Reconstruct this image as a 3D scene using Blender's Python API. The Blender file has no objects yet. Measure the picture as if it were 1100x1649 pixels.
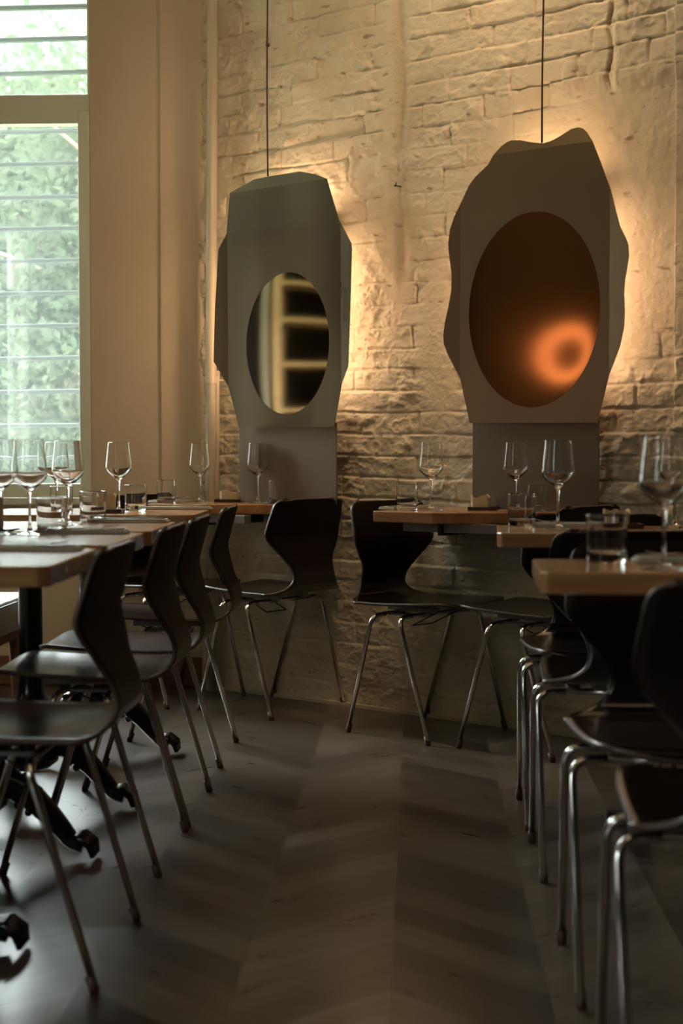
import bpy, bmesh, math, random
import numpy as np
from mathutils import Vector, Matrix, noise
from mathutils.geometry import delaunay_2d_cdt
random.seed(7)
PI = math.pi
S = bpy.context.scene
COL = S.collection

# ------------------------------------------------------------------ camera
cam_d = bpy.data.cameras.new('camera')
cam = bpy.data.objects.new('camera', cam_d); COL.objects.link(cam)
cam_d.sensor_fit = 'VERTICAL'; cam_d.sensor_height = 36.0
cam_d.lens = 36.0 * 2500 / 1649
cam.location = (0, 0, 0.95)
cam.rotation_euler = (PI/2 - math.atan(99.5/2500), 0, math.atan(120/2500))
cam_d.clip_start = 0.05; cam_d.clip_end = 300
cam_d.dof.use_dof = True
cam_d.dof.focus_distance = 5.4
cam_d.dof.aperture_fstop = 4.0
S.camera = cam

# ------------------------------------------------------------------ view + world
S.view_settings.view_transform = 'Standard'
S.view_settings.look = 'None'
S.view_settings.gamma = 1.0
S.view_settings.use_curve_mapping = False
S.view_settings.exposure = 0.0

w = bpy.data.worlds.new('world'); S.world = w; w.use_nodes = True
nt = w.node_tree; nt.nodes.clear()
wo = nt.nodes.new('ShaderNodeOutputWorld'); bg = nt.nodes.new('ShaderNodeBackground')
tc = nt.nodes.new('ShaderNodeTexCoord'); sx = nt.nodes.new('ShaderNodeSeparateXYZ'); cr = nt.nodes.new('ShaderNodeValToRGB')
nt.links.new(tc.outputs['Generated'], sx.inputs[0]); nt.links.new(sx.outputs['Z'], cr.inputs[0])
cr.color_ramp.elements[0].position = 0.0; cr.color_ramp.elements[0].color = (0.75, 0.80, 0.80, 1)
cr.color_ramp.elements[1].position = 0.36; cr.color_ramp.elements[1].color = (5.4, 5.9, 6.3, 1)
e_ = cr.color_ramp.elements.new(.27); e_.color = (0.75, 0.82, 0.84, 1)
nt.links.new(cr.outputs[0], bg.inputs['Color']); bg.inputs['Strength'].default_value = 9.0
nt.links.new(bg.outputs[0], wo.inputs[0])

def area(name, loc, target, sx_, sy_, energy, color, portal=False, spread=None):
    l = bpy.data.lights.new(name, 'AREA'); l.shape = 'RECTANGLE'; l.size = sx_; l.size_y = sy_
    l.energy = energy; l.color = color
    if portal: l.cycles.is_portal = True
    if spread: l.spread = math.radians(spread)
    o = bpy.data.objects.new(name, l); COL.objects.link(o); o.location = loc
    d = Vector(target) - Vector(loc)
    o.rotation_euler = d.to_track_quat('-Z', 'Y').to_euler()
    return o
area('window_portal', (-2.15, 6.30, 2.05), (-2.15, 0, 2.05), 2.3, 2.6, 1, (1, 1, 1), portal=True)
area('added_window_portal', (-3.55, -1.15, 1.85), (0, -1.15, 1.85), .9, 2.1, 1, (1, 1, 1), portal=True)
sun = bpy.data.lights.new('sun', 'SUN'); sun.energy = 1.2; sun.angle = 0.3; sun.color = (1, .96, .88)
so = bpy.data.objects.new('sun', sun); COL.objects.link(so); so.rotation_euler = (math.radians(40), math.radians(-15), 0)

# wall frame: along the brick wall (U, V points into the wall)
U = Vector((0.801, -0.598, 0)); V = Vector((0.598, 0.801, 0)); WC = Vector((-0.11, 5.644, 0))
def wp(a, z, off=0.0): return WC + U*a - V*off + Vector((0, 0, z))
WANG = math.atan2(U.y, U.x)

WARM = (1.0, 0.66, 0.40)
# light strips behind the two mirrors, facing the wall
def halo(a0, a1, z, e_side, e_top):
    for a in (a0, a1):
        area('halo_light', wp(a, z, .10), wp(a + (.25 if a == a1 else -.25), z, 0), .04, .55, e_side, WARM)
    area('halo_light', wp((a0+a1)/2, z+.38, .10), wp((a0+a1)/2, z+1.1, 0), .28, .05, e_top*1.9, WARM)
    area('halo_light', wp((a0+a1)/2, z-.28, .085), wp((a0+a1)/2, z-.28, 0), .3, .03, e_top*.5, WARM)
halo(-.56, -.20, 1.45, 1.35, .7)
halo(.52, .90, 1.46, 1.15, .6)
# unseen warm lamps added at the ceiling: wall washes and room fill
area('ceiling_wash', wp(.75, 3.25, .55), wp(.35, 1.5), .7, .25, 7, (1, .70, .44), spread=120)
area('ceiling_wash', (-.6, 4.3, 3.2), (-1.0, 6.2, 1.6), .4, .3, 3.5, (1, .68, .42), spread=120)
area('room_fill', (0.2, 1.2, 3.25), (0.2, 1.2, 0), 2.4, 2.4, 12, (1, .74, .50))

# ------------------------------------------------------------------ materials
def mat(name, color=(.8, .8, .8), rough=.5, metal=0.0, **kw):
    m = bpy.data.materials.new(name); m.use_nodes = True
    b = m.node_tree.nodes['Principled BSDF']
    b.inputs['Base Color'].default_value = (*color, 1); b.inputs['Roughness'].default_value = rough
    b.inputs['Metallic'].default_value = metal
    for k, v in kw.items(): b.inputs[k.replace('_', ' ')].default_value = v
    return m
def N(m, t, **kw):
    n = m.node_tree.nodes.new(t)
    for k, v in kw.items(): setattr(n, k, v)
    return n
def L(m, a, b): m.node_tree.links.new(a, b)
def bs(m): return m.node_tree.nodes['Principled BSDF']
def noise_tex(m, scale, detail=5, coord='Object', sc=(1, 1, 1), rot=(0, 0, 0)):
    tcn = N(m, 'ShaderNodeTexCoord'); mp = N(m, 'ShaderNodeMapping'); t = N(m, 'ShaderNodeTexNoise')
    mp.inputs['Scale'].default_value = sc; mp.inputs['Rotation'].default_value = rot
    t.inputs['Scale'].default_value = scale; t.inputs['Detail'].default_value = detail
    L(m, tcn.outputs[coord], mp.inputs[0]); L(m, mp.outputs[0], t.inputs['Vector'])
    return t
def ramp(m, src, stops):
    r = N(m, 'ShaderNodeValToRGB'); e = r.color_ramp.elements
    while len(e) < len(stops): e.new(.5)
    for i, (p, c) in enumerate(stops): e[i].position = p; e[i].color = (*c, 1)
    L(m, src, r.inputs[0]); return r
def bump(m, src, strength, dist=.01):
    b = N(m, 'ShaderNodeBump'); b.inputs['Strength'].default_value = strength; b.inputs['Distance'].default_value = dist
    L(m, src, b.inputs['Height']); L(m, b.outputs[0], bs(m).inputs['Normal'])

M = {}
m = M['brick'] = mat('painted_brick', rough=.62)
t = noise_tex(m, 3.2, 8); r = ramp(m, t.outputs[0], [(.3, (.50, .415, .28)), (.5, (.60, .51, .36)), (.7, (.66, .58, .43))])
t2 = noise_tex(m, 14, 10, sc=(1, 1, 2.5)); r2 = ramp(m, t2.outputs[0], [(.27, (.30, .22, .13)), (.36, (1, 1, 1))])
mx = N(m, 'ShaderNodeMix', data_type='RGBA', blend_type='MULTIPLY'); mx.inputs[0].default_value = .75
L(m, r.outputs[0], mx.inputs[6]); L(m, r2.outputs[0], mx.inputs[7])
at = N(m, 'ShaderNodeAttribute', attribute_name='grime')
mx2 = N(m, 'ShaderNodeMix', data_type='RGBA', blend_type='MIX'); mx2.inputs[7].default_value = (.34, .25, .15, 1)
L(m, at.outputs['Fac'], mx2.inputs[0]); L(m, mx.outputs[2], mx2.inputs[6]); L(m, mx2.outputs[2], bs(m).inputs['Base Color'])
t3 = noise_tex(m, 60, 6); bump(m, t3.outputs[0], .6, .005)

m = M['plaster'] = mat('beige_plaster', rough=.75)
t = noise_tex(m, 2.5, 6, sc=(1, 1, .5)); r = ramp(m, t.outputs[0], [(.3, (.50, .40, .28)), (.7, (.58, .48, .35))]); L(m, r.outputs[0], bs(m).inputs['Base Color'])
t3 = noise_tex(m, 25, 6); bump(m, t3.outputs[0], .2, .006)
m = M['taupe'] = mat('taupe_wall', rough=.8)
t = noise_tex(m, 2, 5); r = ramp(m, t.outputs[0], [(.3, (.24, .19, .14)), (.7, (.29, .23, .17))]); L(m, r.outputs[0], bs(m).inputs['Base Color'])
m = M['dark_room'] = mat('dark_brown_wall', (.05, .036, .026), .6)
m = M['frame'] = mat('window_frame_paint', (.64, .66, .56), .4)
m = M['pipe'] = mat('pipe_paint', (.55, .48, .35), .4)
m = M['wire_white'] = mat('white_pipe_paint', (.55, .5, .4), .4)
m = M['skirt'] = mat('brown_skirting', rough=.4)
t = noise_tex(m, 6, 5, sc=(1, 1, 12)); r = ramp(m, t.outputs[0], [(.3, (.13, .05, .02)), (.7, (.20, .09, .04))]); L(m, r.outputs[0], bs(m).inputs['Base Color'])

def wood(name, c1, c2, rough, ax=0):
    m = mat(name, rough=rough)
    sc = [1.2, 14, 14]
    if ax == 1: sc = [14, 1.2, 14]
    t = noise_tex(m, 3.0, 8, sc=tuple(sc)); r = ramp(m, t.outputs[0], [(.3, c1), (.7, c2)])
    L(m, r.outputs[0], bs(m).inputs['Base Color'])
    t2 = noise_tex(m, 12, 4, sc=tuple(sc)); bump(m, t2.outputs[0], .05, .001)
    return m
M['oak'] = wood('oiled_oak', (.30, .135, .052), (.42, .215, .09), .2)
bs(M['oak']).inputs['IOR'].default_value = 1.7
M['shelfwood'] = wood('shelf_oak', (.50, .28, .12), (.62, .38, .18), .5)
m = M['shell'] = mat('dark_plywood_shell', rough=.2, IOR=1.5)
t = noise_tex(m, 4, 6, sc=(1.5, 18, 18)); r = ramp(m, t.outputs[0], [(.3, (.008, .0045, .003)), (.7, (.013, .007, .0045))]); L(m, r.outputs[0], bs(m).inputs['Base Color'])
tcn = N(m, 'ShaderNodeTexCoord'); sp = N(m, 'ShaderNodeSeparateXYZ'); L(m, tcn.outputs['Object'], sp.inputs[0])   # seat polished by use, back matt
for k_, a_, b_ in (('Roughness', .2, .5), ('IOR', 1.85, 1.20)):
    mr = N(m, 'ShaderNodeMapRange'); mr.inputs[1].default_value = .46; mr.inputs[2].default_value = .54; mr.inputs[3].default_value = a_; mr.inputs[4].default_value = b_
    L(m, sp.outputs['Z'], mr.inputs[0]); L(m, mr.outputs[0], bs(m).inputs[k_])
M['plyedge'] = mat('plywood_edge', (.07, .045, .03), .35)
M['chrome'] = mat('chrome_tube', (.62, .60, .56), .16, 1.0)
M['glide'] = mat('brown_glide', (.055, .020, .008), .45)
M['black_iron'] = mat('black_cast_iron', (.006, .006, .007), .22)
M['steel_bar'] = mat('grey_steel', (.22, .20, .18), .45, .6)
M['blackbar'] = mat('black_bracket', (.01, .01, .012), .5)
M['glass'] = mat('clear_glass', (1, 1, 1), .0, Transmission_Weight=1.0, IOR=1.48)
m = M['pane'] = bpy.data.materials.new('window_glass'); m.use_nodes = True
m.node_tree.nodes.clear()
go = N(m, 'ShaderNodeOutputMaterial'); tr = N(m, 'ShaderNodeBsdfTransparent'); gl = N(m, 'ShaderNodeBsdfGlossy'); ms = N(m, 'ShaderNodeMixShader')
tr.inputs[0].default_value = (.93, .95, .92, 1); gl.inputs['Roughness'].default_value = .02; ms.inputs[0].default_value = .05
tl_ = N(m, 'ShaderNodeBsdfTranslucent'); tl_.inputs[0].default_value = (.80, .86, .84, 1); m2_ = N(m, 'ShaderNodeMixShader'); m2_.inputs[0].default_value = .022   # haze over the outside view, put into the pane
L(m, tr.outputs[0], m2_.inputs[1]); L(m, tl_.outputs[0], m2_.inputs[2]); L(m, m2_.outputs[0], ms.inputs[1]); L(m, gl.outputs[0], ms.inputs[2]); L(m, ms.outputs[0], go.inputs[0])
m = M['leather'] = mat('grey_leather', rough=.38)
t = noise_tex(m, 9, 6); r = ramp(m, t.outputs[0], [(.3, (.30, .26, .21)), (.7, (.38, .33, .27))]); L(m, r.outputs[0], bs(m).inputs['Base Color'])
bump(m, t.outputs[0], .5, .02)
M['linen'] = mat('grey_linen', (.46, .42, .35), .8)
M['silver'] = mat('cutlery_steel', (.70, .69, .66), .18, 1.0)
M['tray'] = mat('dark_wood_tray', (.05, .02, .012), .35)
m = M['wax'] = mat('cream_card', (.60, .48, .30), .7)
M['candle'] = mat('frosted_cup', (.42, .33, .22), .45)
M['cable'] = mat('brown_cable', (.05, .022, .012), .5)
M['sheet'] = mat('brushed_sheet_metal', (.215, .17, .115), .30, 1.0)
m = M['sheet']; t = noise_tex(m, 5, 6, sc=(1, 1, .25)); r = ramp(m, t.outputs[0], [(.3, (.26,)*3), (.7, (.38,)*3)]); L(m, r.outputs[0], bs(m).inputs['Roughness'])
M['sheet_warm'] = mat('warm_sheet_metal', (.34, .23, .15), .34, 1.0)
M['sheet_box'] = mat('satin_sheet_box', (.215, .165, .125), .42, 1.0)
M['dish'] = mat('polished_dish', (.50, .47, .42), .05, 1.0)
M['dish_copper'] = mat('copper_dish', (.38, .16, .06), .08, 1.0)
M['leaf'] = mat('leaf', (.13, .20, .07), .5, Transmission_Weight=0.0)
m = M['leaf']; oi = noise_tex(m, .8, 3); r = ramp(m, oi.outputs[0], [(.3, (.10, .17, .07)), (.55, (.20, .27, .10)), (.75, (.34, .30, .16))]); L(m, r.outputs[0], bs(m).inputs['Base Color'])
def translucent(name, color, fac, ramp_stops=None):
    m = bpy.data.materials.new(name); m.use_nodes = True; m.node_tree.nodes.clear()
    o = N(m, 'ShaderNodeOutputMaterial'); d = N(m, 'ShaderNodeBsdfDiffuse'); t = N(m, 'ShaderNodeBsdfTranslucent'); x = N(m, 'ShaderNodeMixShader')
    d.inputs[0].default_value = t.inputs[0].default_value = (*color, 1); x.inputs[0].default_value = fac
    if ramp_stops:
        nz = noise_tex(m, .8, 3); r = ramp(m, nz.outputs[0], ramp_stops); L(m, r.outputs[0], d.inputs[0]); L(m, r.outputs[0], t.inputs[0])
    L(m, d.outputs[0], x.inputs[1]); L(m, t.outputs[0], x.inputs[2]); L(m, x.outputs[0], o.inputs[0]); return m
M['leaf'] = translucent('leaf', (.2, .3, .12), .5, [(.3, (.028, .038, .023)), (.55, (.045, .055, .033)), (.75, (.075, .062, .05))])
M['bark'] = mat('bark', (.16, .12, .08), .9)
M['render'] = mat('pale_render', (.035, .035, .035), .8)
M['grass'] = mat('grass_ground', (.12, .17, .07), .9)
M['slat'] = translucent('white_slat', (.22, .225, .225), .5)
M['white'] = mat('white_paint', (.7, .68, .62), .5)
M['ceil'] = mat('ceiling_paint', (.45, .38, .29), .8)
M['ring'] = mat('lamp_ring', (1, .5, .2), .5, Emission_Strength=3.4, Emission_Color=(1, .60, .38, 1))
M['blackpanel'] = mat('black_panel', (.015, .013, .012), .3)

# floor: chevron planks laid in columns
m = M['floor'] = mat('chevron_floor', rough=.36)
tcn = N(m, 'ShaderNodeTexCoord'); sp = N(m, 'ShaderNodeSeparateXYZ'); L(m, tcn.outputs['Object'], sp.inputs[0])
def MA(op, a, b=None, c=None):
    n = N(M['floor'], 'ShaderNodeMath', operation=op)
    for i, v in enumerate((a, b, c)):
        if v is None: continue
        if isinstance(v, (int, float)): n.inputs[i].default_value = v
        else: L(M['floor'], v, n.inputs[i])
    return n.outputs[0]
CW = .276
cx = MA('DIVIDE', MA('ADD', sp.outputs[0], .042), CW); ci = MA('FLOOR', cx); cf = MA('SUBTRACT', cx, ci)
par = MA('SUBTRACT', MA('MULTIPLY', MA('FLOORED_MODULO', ci, 2.0), 2.0), 1.0)      # -1 / +1
xx = MA('MULTIPLY', cf, CW)
tt = MA('SUBTRACT', sp.outputs[1], MA('MULTIPLY', par, xx))
ti = MA('DIVIDE', tt, .135); tf = MA('FLOOR', ti); tfr = MA('SUBTRACT', ti, tf)
cmb = N(m, 'ShaderNodeCombineXYZ'); L(m, ci, cmb.inputs[0]); L(m, tf, cmb.inputs[1])
wn = N(m, 'ShaderNodeTexWhiteNoise', noise_dimensions='2D'); L(m, cmb.outputs[0], wn.inputs[0])
al = MA('ADD', sp.outputs[0], MA('MULTIPLY', par, sp.outputs[1]))
ac = MA('SUBTRACT', sp.outputs[0], MA('MULTIPLY', par, sp.outputs[1]))
cm2 = N(m, 'ShaderNodeCombineXYZ'); L(m, MA('MULTIPLY', al, 2.2), cm2.inputs[0]); L(m, MA('MULTIPLY', ac, 10), cm2.inputs[1]); L(m, MA('MULTIPLY', wn.outputs[0], 40), cm2.inputs[2])
ft = N(m, 'ShaderNodeTexNoise'); ft.inputs['Scale'].default_value = 1.6; ft.inputs['Detail'].default_value = 3; L(m, cm2.outputs[0], ft.inputs['Vector'])
fr = ramp(m, ft.outputs[0], [(.2, (.048, .035, .027)), (.5, (.068, .052, .041)), (.8, (.095, .076, .062))])
wn_ = MA('MULTIPLY_ADD', par, .17, MA('MULTIPLY_ADD', wn.outputs[0], .6, .2))  # sheen contrast between neighbouring columns put into the plank colour
vr = ramp(m, wn_, [(0, (.42, .37, .34)), (1, (2.1, 2.1, 2.05))])
fm = N(m, 'ShaderNodeMix', data_type='RGBA', blend_type='MULTIPLY'); fm.inputs[0].default_value = 1
L(m, fr.outputs[0], fm.inputs[6]); L(m, vr.outputs[0], fm.inputs[7])
gap = MA('LESS_THAN', cf, .010)
fm2 = N(m, 'ShaderNodeMix', data_type='RGBA'); fm2.inputs[7].default_value = (.045, .034, .027, 1)
L(m, MA('MULTIPLY', gap, .25), fm2.inputs[0]); L(m, fm.outputs[2], fm2.inputs[6]); L(m, fm2.outputs[2], bs(m).inputs['Base Color'])
bs(m).inputs['IOR'].default_value = 1.65
rr = MA('MULTIPLY_ADD', ft.outputs[0], .03, .265); L(m, rr, bs(m).inputs['Roughness'])

# ------------------------------------------------------------------ helpers
def link(name, me, parent=None):
    o = bpy.data.objects.new(name, me); COL.objects.link(o)
    if parent: o.parent = parent
    return o
def obj(name, bm, ms, parent=None, smooth=False):
    me = bpy.data.meshes.new(name); bmesh.ops.recalc_face_normals(bm, faces=bm.faces[:]); bm.to_mesh(me); bm.free()
    for mm in (ms if isinstance(ms, (list, tuple)) else [ms]): me.materials.append(mm)
    if smooth: me.polygons.foreach_set('use_smooth', [True]*len(me.polygons))
    return link(name, me, parent)
def tag(o, label, cat, group=None):
    o['label'] = label; o['category'] = cat
    if group: o['group'] = group
    return o
def thing(name, label, cat, loc=(0, 0, 0), rz=0, group=None):
    o = bpy.data.objects.new(name, None); COL.objects.link(o); o.location = loc; o.rotation_euler = (0, 0, rz)
    o.empty_display_size = .05
    return tag(o, label, cat, group)
def struct(o): o['kind'] = 'structure'; return o
def dup(o, loc=None, rz=None, label=None, group=None):
    r = o.copy(); COL.objects.link(r)
    if loc is not None: r.location = loc
    if rz is not None: r.rotation_euler = (0, 0, rz)
    if label: r['label'] = label
    if group: r['group'] = group
    for ch in list(o.children):
        c = ch.copy(); COL.objects.link(c); c.parent = r
        for g in list(ch.children):
            d = g.copy(); COL.objects.link(d); d.parent = c
    return r
def box(bm, x0, x1, y0, y1, z0, z1, bev=0):
    vs = [bm.verts.new(p) for p in [(x0, y0, z0), (x1, y0, z0), (x1, y1, z0), (x0, y1, z0), (x0, y0, z1), (x1, y0, z1), (x1, y1, z1), (x0, y1, z1)]]
    fs = [bm.faces.new([vs[i] for i in f]) for f in [(0, 3, 2, 1), (4, 5, 6, 7), (0, 1, 5, 4), (1, 2, 6, 5), (2, 3, 7, 6), (3, 0, 4, 7)]]
    if bev:
        es = list({e for f in fs for e in f.edges})
        bmesh.ops.bevel(bm, geom=es, offset=bev, segments=2, affect='EDGES', profile=.5)
    return bm
def BX(*a, bev=0): return box(bmesh.new(), *a, bev=bev)
def prism(bm, pts, z0, z1, bev=0):
    b = [bm.verts.new((p[0], p[1], z0)) for p in pts]; t = [bm.verts.new((p[0], p[1], z1)) for p in pts]
    n = len(pts); fs = [bm.faces.new(b[::-1]), bm.faces.new(t)]
    for i in range(n): fs.append(bm.faces.new([b[i], b[(i+1) % n], t[(i+1) % n], t[i]]))
    if bev: bmesh.ops.bevel(bm, geom=list({e for f in fs for e in f.edges}), offset=bev, segments=2, affect='EDGES', profile=.5)
    return bm
def smooth_path(pts, k=6):
    P = [Vector(p) for p in pts]; out = []
    for i in range(len(P)-1):
        p0 = P[max(i-1, 0)]; p1 = P[i]; p2 = P[i+1]; p3 = P[min(i+2, len(P)-1)]
        for j in range(k):
            t = j/k
            out.append(.5*((2*p1)+(p2-p0)*t+(2*p0-5*p1+4*p2-p3)*t*t+(3*p1-p0-3*p2+p3)*t**3))
    out.append(P[-1]); return out
def tube(bm, pts, r, seg=10, cap=True):
    P = [Vector(p) for p in pts]; rs = r if isinstance(r, (list, tuple)) else [r]*len(P)
    rings = []; nrm = None
    for i, p in enumerate(P):
        t = (P[min(i+1, len(P)-1)] - P[max(i-1, 0)]).normalized()
        if nrm is None: nrm = t.orthogonal().normalized()
        else: nrm = (nrm - t*nrm.dot(t)).normalized()
        b = t.cross(nrm)
        rings.append([bm.verts.new(p + (nrm*math.cos(2*PI*k/seg) + b*math.sin(2*PI*k/seg))*rs[i]) for k in range(seg)])
    for a, c in zip(rings, rings[1:]):
        for k in range(seg): bm.faces.new([a[k], a[(k+1) % seg], c[(k+1) % seg], c[k]])
    if cap: bm.faces.new(rings[0][::-1]); bm.faces.new(rings[-1])
    return bm
def TB(pts, r, seg=10): return tube(bmesh.new(), pts, r, seg)
def fillet(pts, rad, k=6):
    P = [Vector(p) for p in pts]; out = [P[0]]
    for i in range(1, len(P)-1):
        a = (P[i-1]-P[i]).normalized(); b = (P[i+1]-P[i]).normalized()
        s = P[i]+a*rad; e = P[i]+b*rad
        for j in range(k+1):
            t = j/k; out.append(s*(1-t)**2 + P[i]*2*t*(1-t) + e*t*t)
    out.append(P[-1]); return out
def lathe(prof, seg=32, bm=None):
    bm = bm or bmesh.new(); rings = []
    for r, z in prof:
        if r < 1e-6: rings.append([bm.verts.new((0, 0, z))])
        else: rings.append([bm.verts.new((r*math.cos(2*PI*k/seg), r*math.sin(2*PI*k/seg), z)) for k in range(seg)])
    for a, c in zip(rings, rings[1:]):
        for k in range(seg):
            k2 = (k+1) % seg
            if len(a) == 1 and len(c) == 1: continue
            if len(a) == 1: bm.faces.new([a[0], c[k2], c[k]])
            elif len(c) == 1: bm.faces.new([a[k], a[k2], c[0]])
            else: bm.faces.new([a[k], a[k2], c[k2], c[k]])
    return bm

# ------------------------------------------------------------------ room shell
YW = 6.20; XL = -3.5; XR = 3.6; YB = -3.6; ZC = 3.45
struct(obj('floor', BX(XL-.2, XR+.2, YB-.2, 7.4, -.1, 0), M['floor']))
struct(obj('ceiling', BX(XL-.2, XR+.2, YB-.2, 7.6, ZC, ZC+.12), M['ceil']))
WX0, WX1, WZ0, WZ1 = -3.25, -1.305, .76, 3.25       # window opening
b = bmesh.new()
box(b, XL-.2, WX0, YW, YW+.25, 0, ZC); box(b, WX1, -.2, YW, YW+.25, 0, ZC)
box(b, WX0, WX1, YW, YW+.25, 0, WZ0); box(b, WX0, WX1, YW, YW+.25, WZ1, ZC)
box(b, -1.02, -.845, YW-.012, YW, 0, ZC)            # slight plaster pilaster next to the brick corner
struct(obj('wall_front', b, M['plaster']))
# left wall with an opening for the added side window
b = bmesh.new(); y0, y1, z0, z1 = -1.6, -.7, .8, 2.9
box(b, XL-.2, XL, YB-.2, y0, 0, ZC); box(b, XL-.2, XL, y1, YW+.2, 0, ZC); box(b, XL-.2, XL, y0, y1, 0, z0); box(b, XL-.2, XL, y0, y1, z1, ZC)
struct(obj('wall_left', b, M['taupe']))
struct(obj('wall_back', BX(XL-.2, XR+.2, YB-.2, YB, 0, ZC), M['dark_room']))
struct(obj('wall_right', BX(XR, XR+.2, YB-.2, 4.2, 0, ZC), M['dark_room']))

# painted brick wall: real relief
def vnoise(x, y, seed):
    rs = np.random.RandomState(seed); T = rs.rand(256, 256)
    xi = np.floor(x).astype(int); yi = np.floor(y).astype(int); fx = x-xi; fy = y-yi
    fx = fx*fx*(3-2*fx); fy = fy*fy*(3-2*fy)
    g = lambda i, j: T[(i) % 256, (j) % 256]
    return (g(xi, yi)*(1-fx)+g(xi+1, yi)*fx)*(1-fy)+(g(xi, yi+1)*(1-fx)+g(xi+1, yi+1)*fx)*fy
def fbm(x, y, seed, o=5):
    s = 0; a = .5
    for i in range(o): s = s+a*vnoise(x*2**i, y*2**i, seed+i); a *= .5
    return s
def smst(x, a, b): t = np.clip((x-a)/(b-a), 0, 1); return t*t*(3-2*t)
A0, A1, Z0, Z1 = -.955, 1.42, 0.0, 2.95
NX, NZ = 620, 770
ga, gz = np.meshgrid(np.linspace(A0, A1, NX), np.linspace(Z0, Z1, NZ))
wa = ga + .012*(fbm(ga*7, gz*7, 1)-.5); wz = gz + .016*(fbm(ga*5, gz*9, 11)-.5) + .006*np.sin(ga*3)
CH, BL = .0775, .262
row = np.floor(wz/CH); fz = wz/CH-row
rs = np.random.RandomState(3); rowoff = rs.rand(80); ri = row.astype(int) % 80
q = wa/BL + .5*(ri % 2) + .5*(rowoff[ri]-.5); bi = np.floor(q); fa = q-bi
bw = .75 + 0*q
ex = np.minimum(fa, 1-fa)*BL; ez = np.minimum(fz, 1-fz)*CH
ragged = .006*(fbm(ga*28, gz*28, 21)-.5)*2
jn = smst(fbm(ga*3.2, gz*6, 101), .38, .62)
jv = smst(fbm(ga*6, gz*4, 111), .42, .60)
hb = (1-(1-smst(ex+ragged, .0008, .0065))*(.25+.75*jv))*(1-(1-smst(ez+ragged, .0008, .007))*(.35+.65*jn))
brickid = np.sin(bi*12.9898+row*78.233)*43758.5453; brickr = brickid-np.floor(brickid)
depth = .0095*hb*(.6+.4*brickr)+.0055*(brickr-.5)*smst(np.minimum(ex, ez), 0, .006)
br2 = np.sin(bi*39.3+row*11.13)*9453.1; br2 = br2-np.floor(br2)
tilt = (br2-.3)*.006*(fz-.5)*2 + (br2*7 % 1-.5)*.006*(fa-.5)*2
rdg = 1-np.abs(fbm(ga*16, gz*26, 121, 4)-.47)*9
rough = .0035*(fbm(ga*8, gz*11, 31)-.5)*2 + .0034*(fbm(ga*36, gz*44, 41, 4)-.5)*2 + .0036*np.clip(rdg, 0, 1)*smst(fbm(ga*3, gz*3, 131), .45, .6)
band = np.exp(-((gz-1.955-.02*np.sin(ga*6))/.045)**2)*smst(-ga, -.30, -.15)*smst(ga, -.75, -.5)
bn = fbm(ga*14, gz*20, 141)
# drips of paint on lower brick lips and broken lumps
lump = np.clip(fbm(ga*13, gz*16, 51)-.55, 0, 1)*.045
# plastered-over areas
def blob(a, z, ra, rz): return np.sqrt(((ga-a)/ra)**2+((gz-z)/rz)**2)
pn = (fbm(ga*4, gz*4, 61)-.5)*.9
sm = np.clip(1.4-blob(.98, 1.72, .42, .46)-pn, 0, 1)
sm = np.maximum(sm, np.clip(1.3-blob(.24, 1.32, .085, .30)-pn, 0, 1))
sm = np.maximum(sm, np.clip(1.3-blob(.055+.0*ga, 1.98, .075, .75)-pn*.6, 0, 1))
sm = np.maximum(sm, smst(.72-gz+pn*.3, 0, .35)*.42)
sm = smst(sm, .1, .7)
h = (depth+tilt)*(1-sm*.93) + rough*(1-.45*sm) + lump*(1-sm*.8) + .010*sm
# vertical scar groove, ragged crack, proud strip on the right
h -= .010*np.exp(-((ga-.075-.012*np.sin(gz*9))/.022)**2)*smst(gz, 1.5, 1.65)
ck = ga-.918-.008*np.sin(gz*40)-.006*(fbm(ga*0+3, gz*20, 71)-.5)
h -= .016*np.exp(-(ck/.006)**2)*smst(gz, 2.10, 2.14)
h += .012*smst(ga, .925, .95)*smst(gz, 2.08, 2.16)
h += .022*smst(ga, 1.158, 1.166)
h += .020*smst(-ga, .905+.012, .935)*0
grime = np.clip(np.exp(-((ga-.078-.01*np.sin(gz*7))/.026)**2)*smst(gz, 1.48, 1.6)*.50 + np.exp(-(ck/.005)**2)*smst(gz, 2.10, 2.14), 0, 1)
gm = fbm(ga*22, gz*60, 81)
grime = np.maximum(grime, smst(gm, .70, .78)*(1-hb)*.8*(1-sm))
spots = smst(fbm(ga*30, gz*30, 91), .74, .80)*.6; grime = np.maximum(grime, spots*smst(1.0-gz, 0, .4))
h += band*(.022*(bn-.35)+.006)
h = np.clip(h, -.01, .045)
P = np.empty((NZ*NX, 3)); af = ga.ravel(); zf = gz.ravel(); hf = h.ravel()+.0
P[:, 0] = WC.x+U.x*af-V.x*hf; P[:, 1] = WC.y+U.y*af-V.y*hf; P[:, 2] = zf
idx = np.arange(NZ*NX).reshape(NZ, NX)
Fq = np.stack([idx[:-1, :-1], idx[:-1, 1:], idx[1:, 1:], idx[1:, :-1]], -1).reshape(-1, 4)
me = bpy.data.meshes.new('wall_brick')
me.vertices.add(len(P)); me.vertices.foreach_set('co', P.ravel())
me.loops.add(Fq.size); me.loops.foreach_set('vertex_index', Fq.ravel().astype(np.int32))
me.polygons.add(len(Fq)); me.polygons.foreach_set('loop_start', (np.arange(len(Fq))*4).astype(np.int32))
me.polygons.foreach_set('loop_total', np.full(len(Fq), 4, np.int32)); me.polygons.foreach_set('use_smooth', np.ones(len(Fq), bool))
me.update(); me.validate()
ca = me.attributes.new('grime', 'FLOAT', 'POINT'); ca.data.foreach_set('value', grime.ravel().astype(np.float32))
me.materials.append(M['brick'])
struct(link('wall_diagonal', me))
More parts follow.
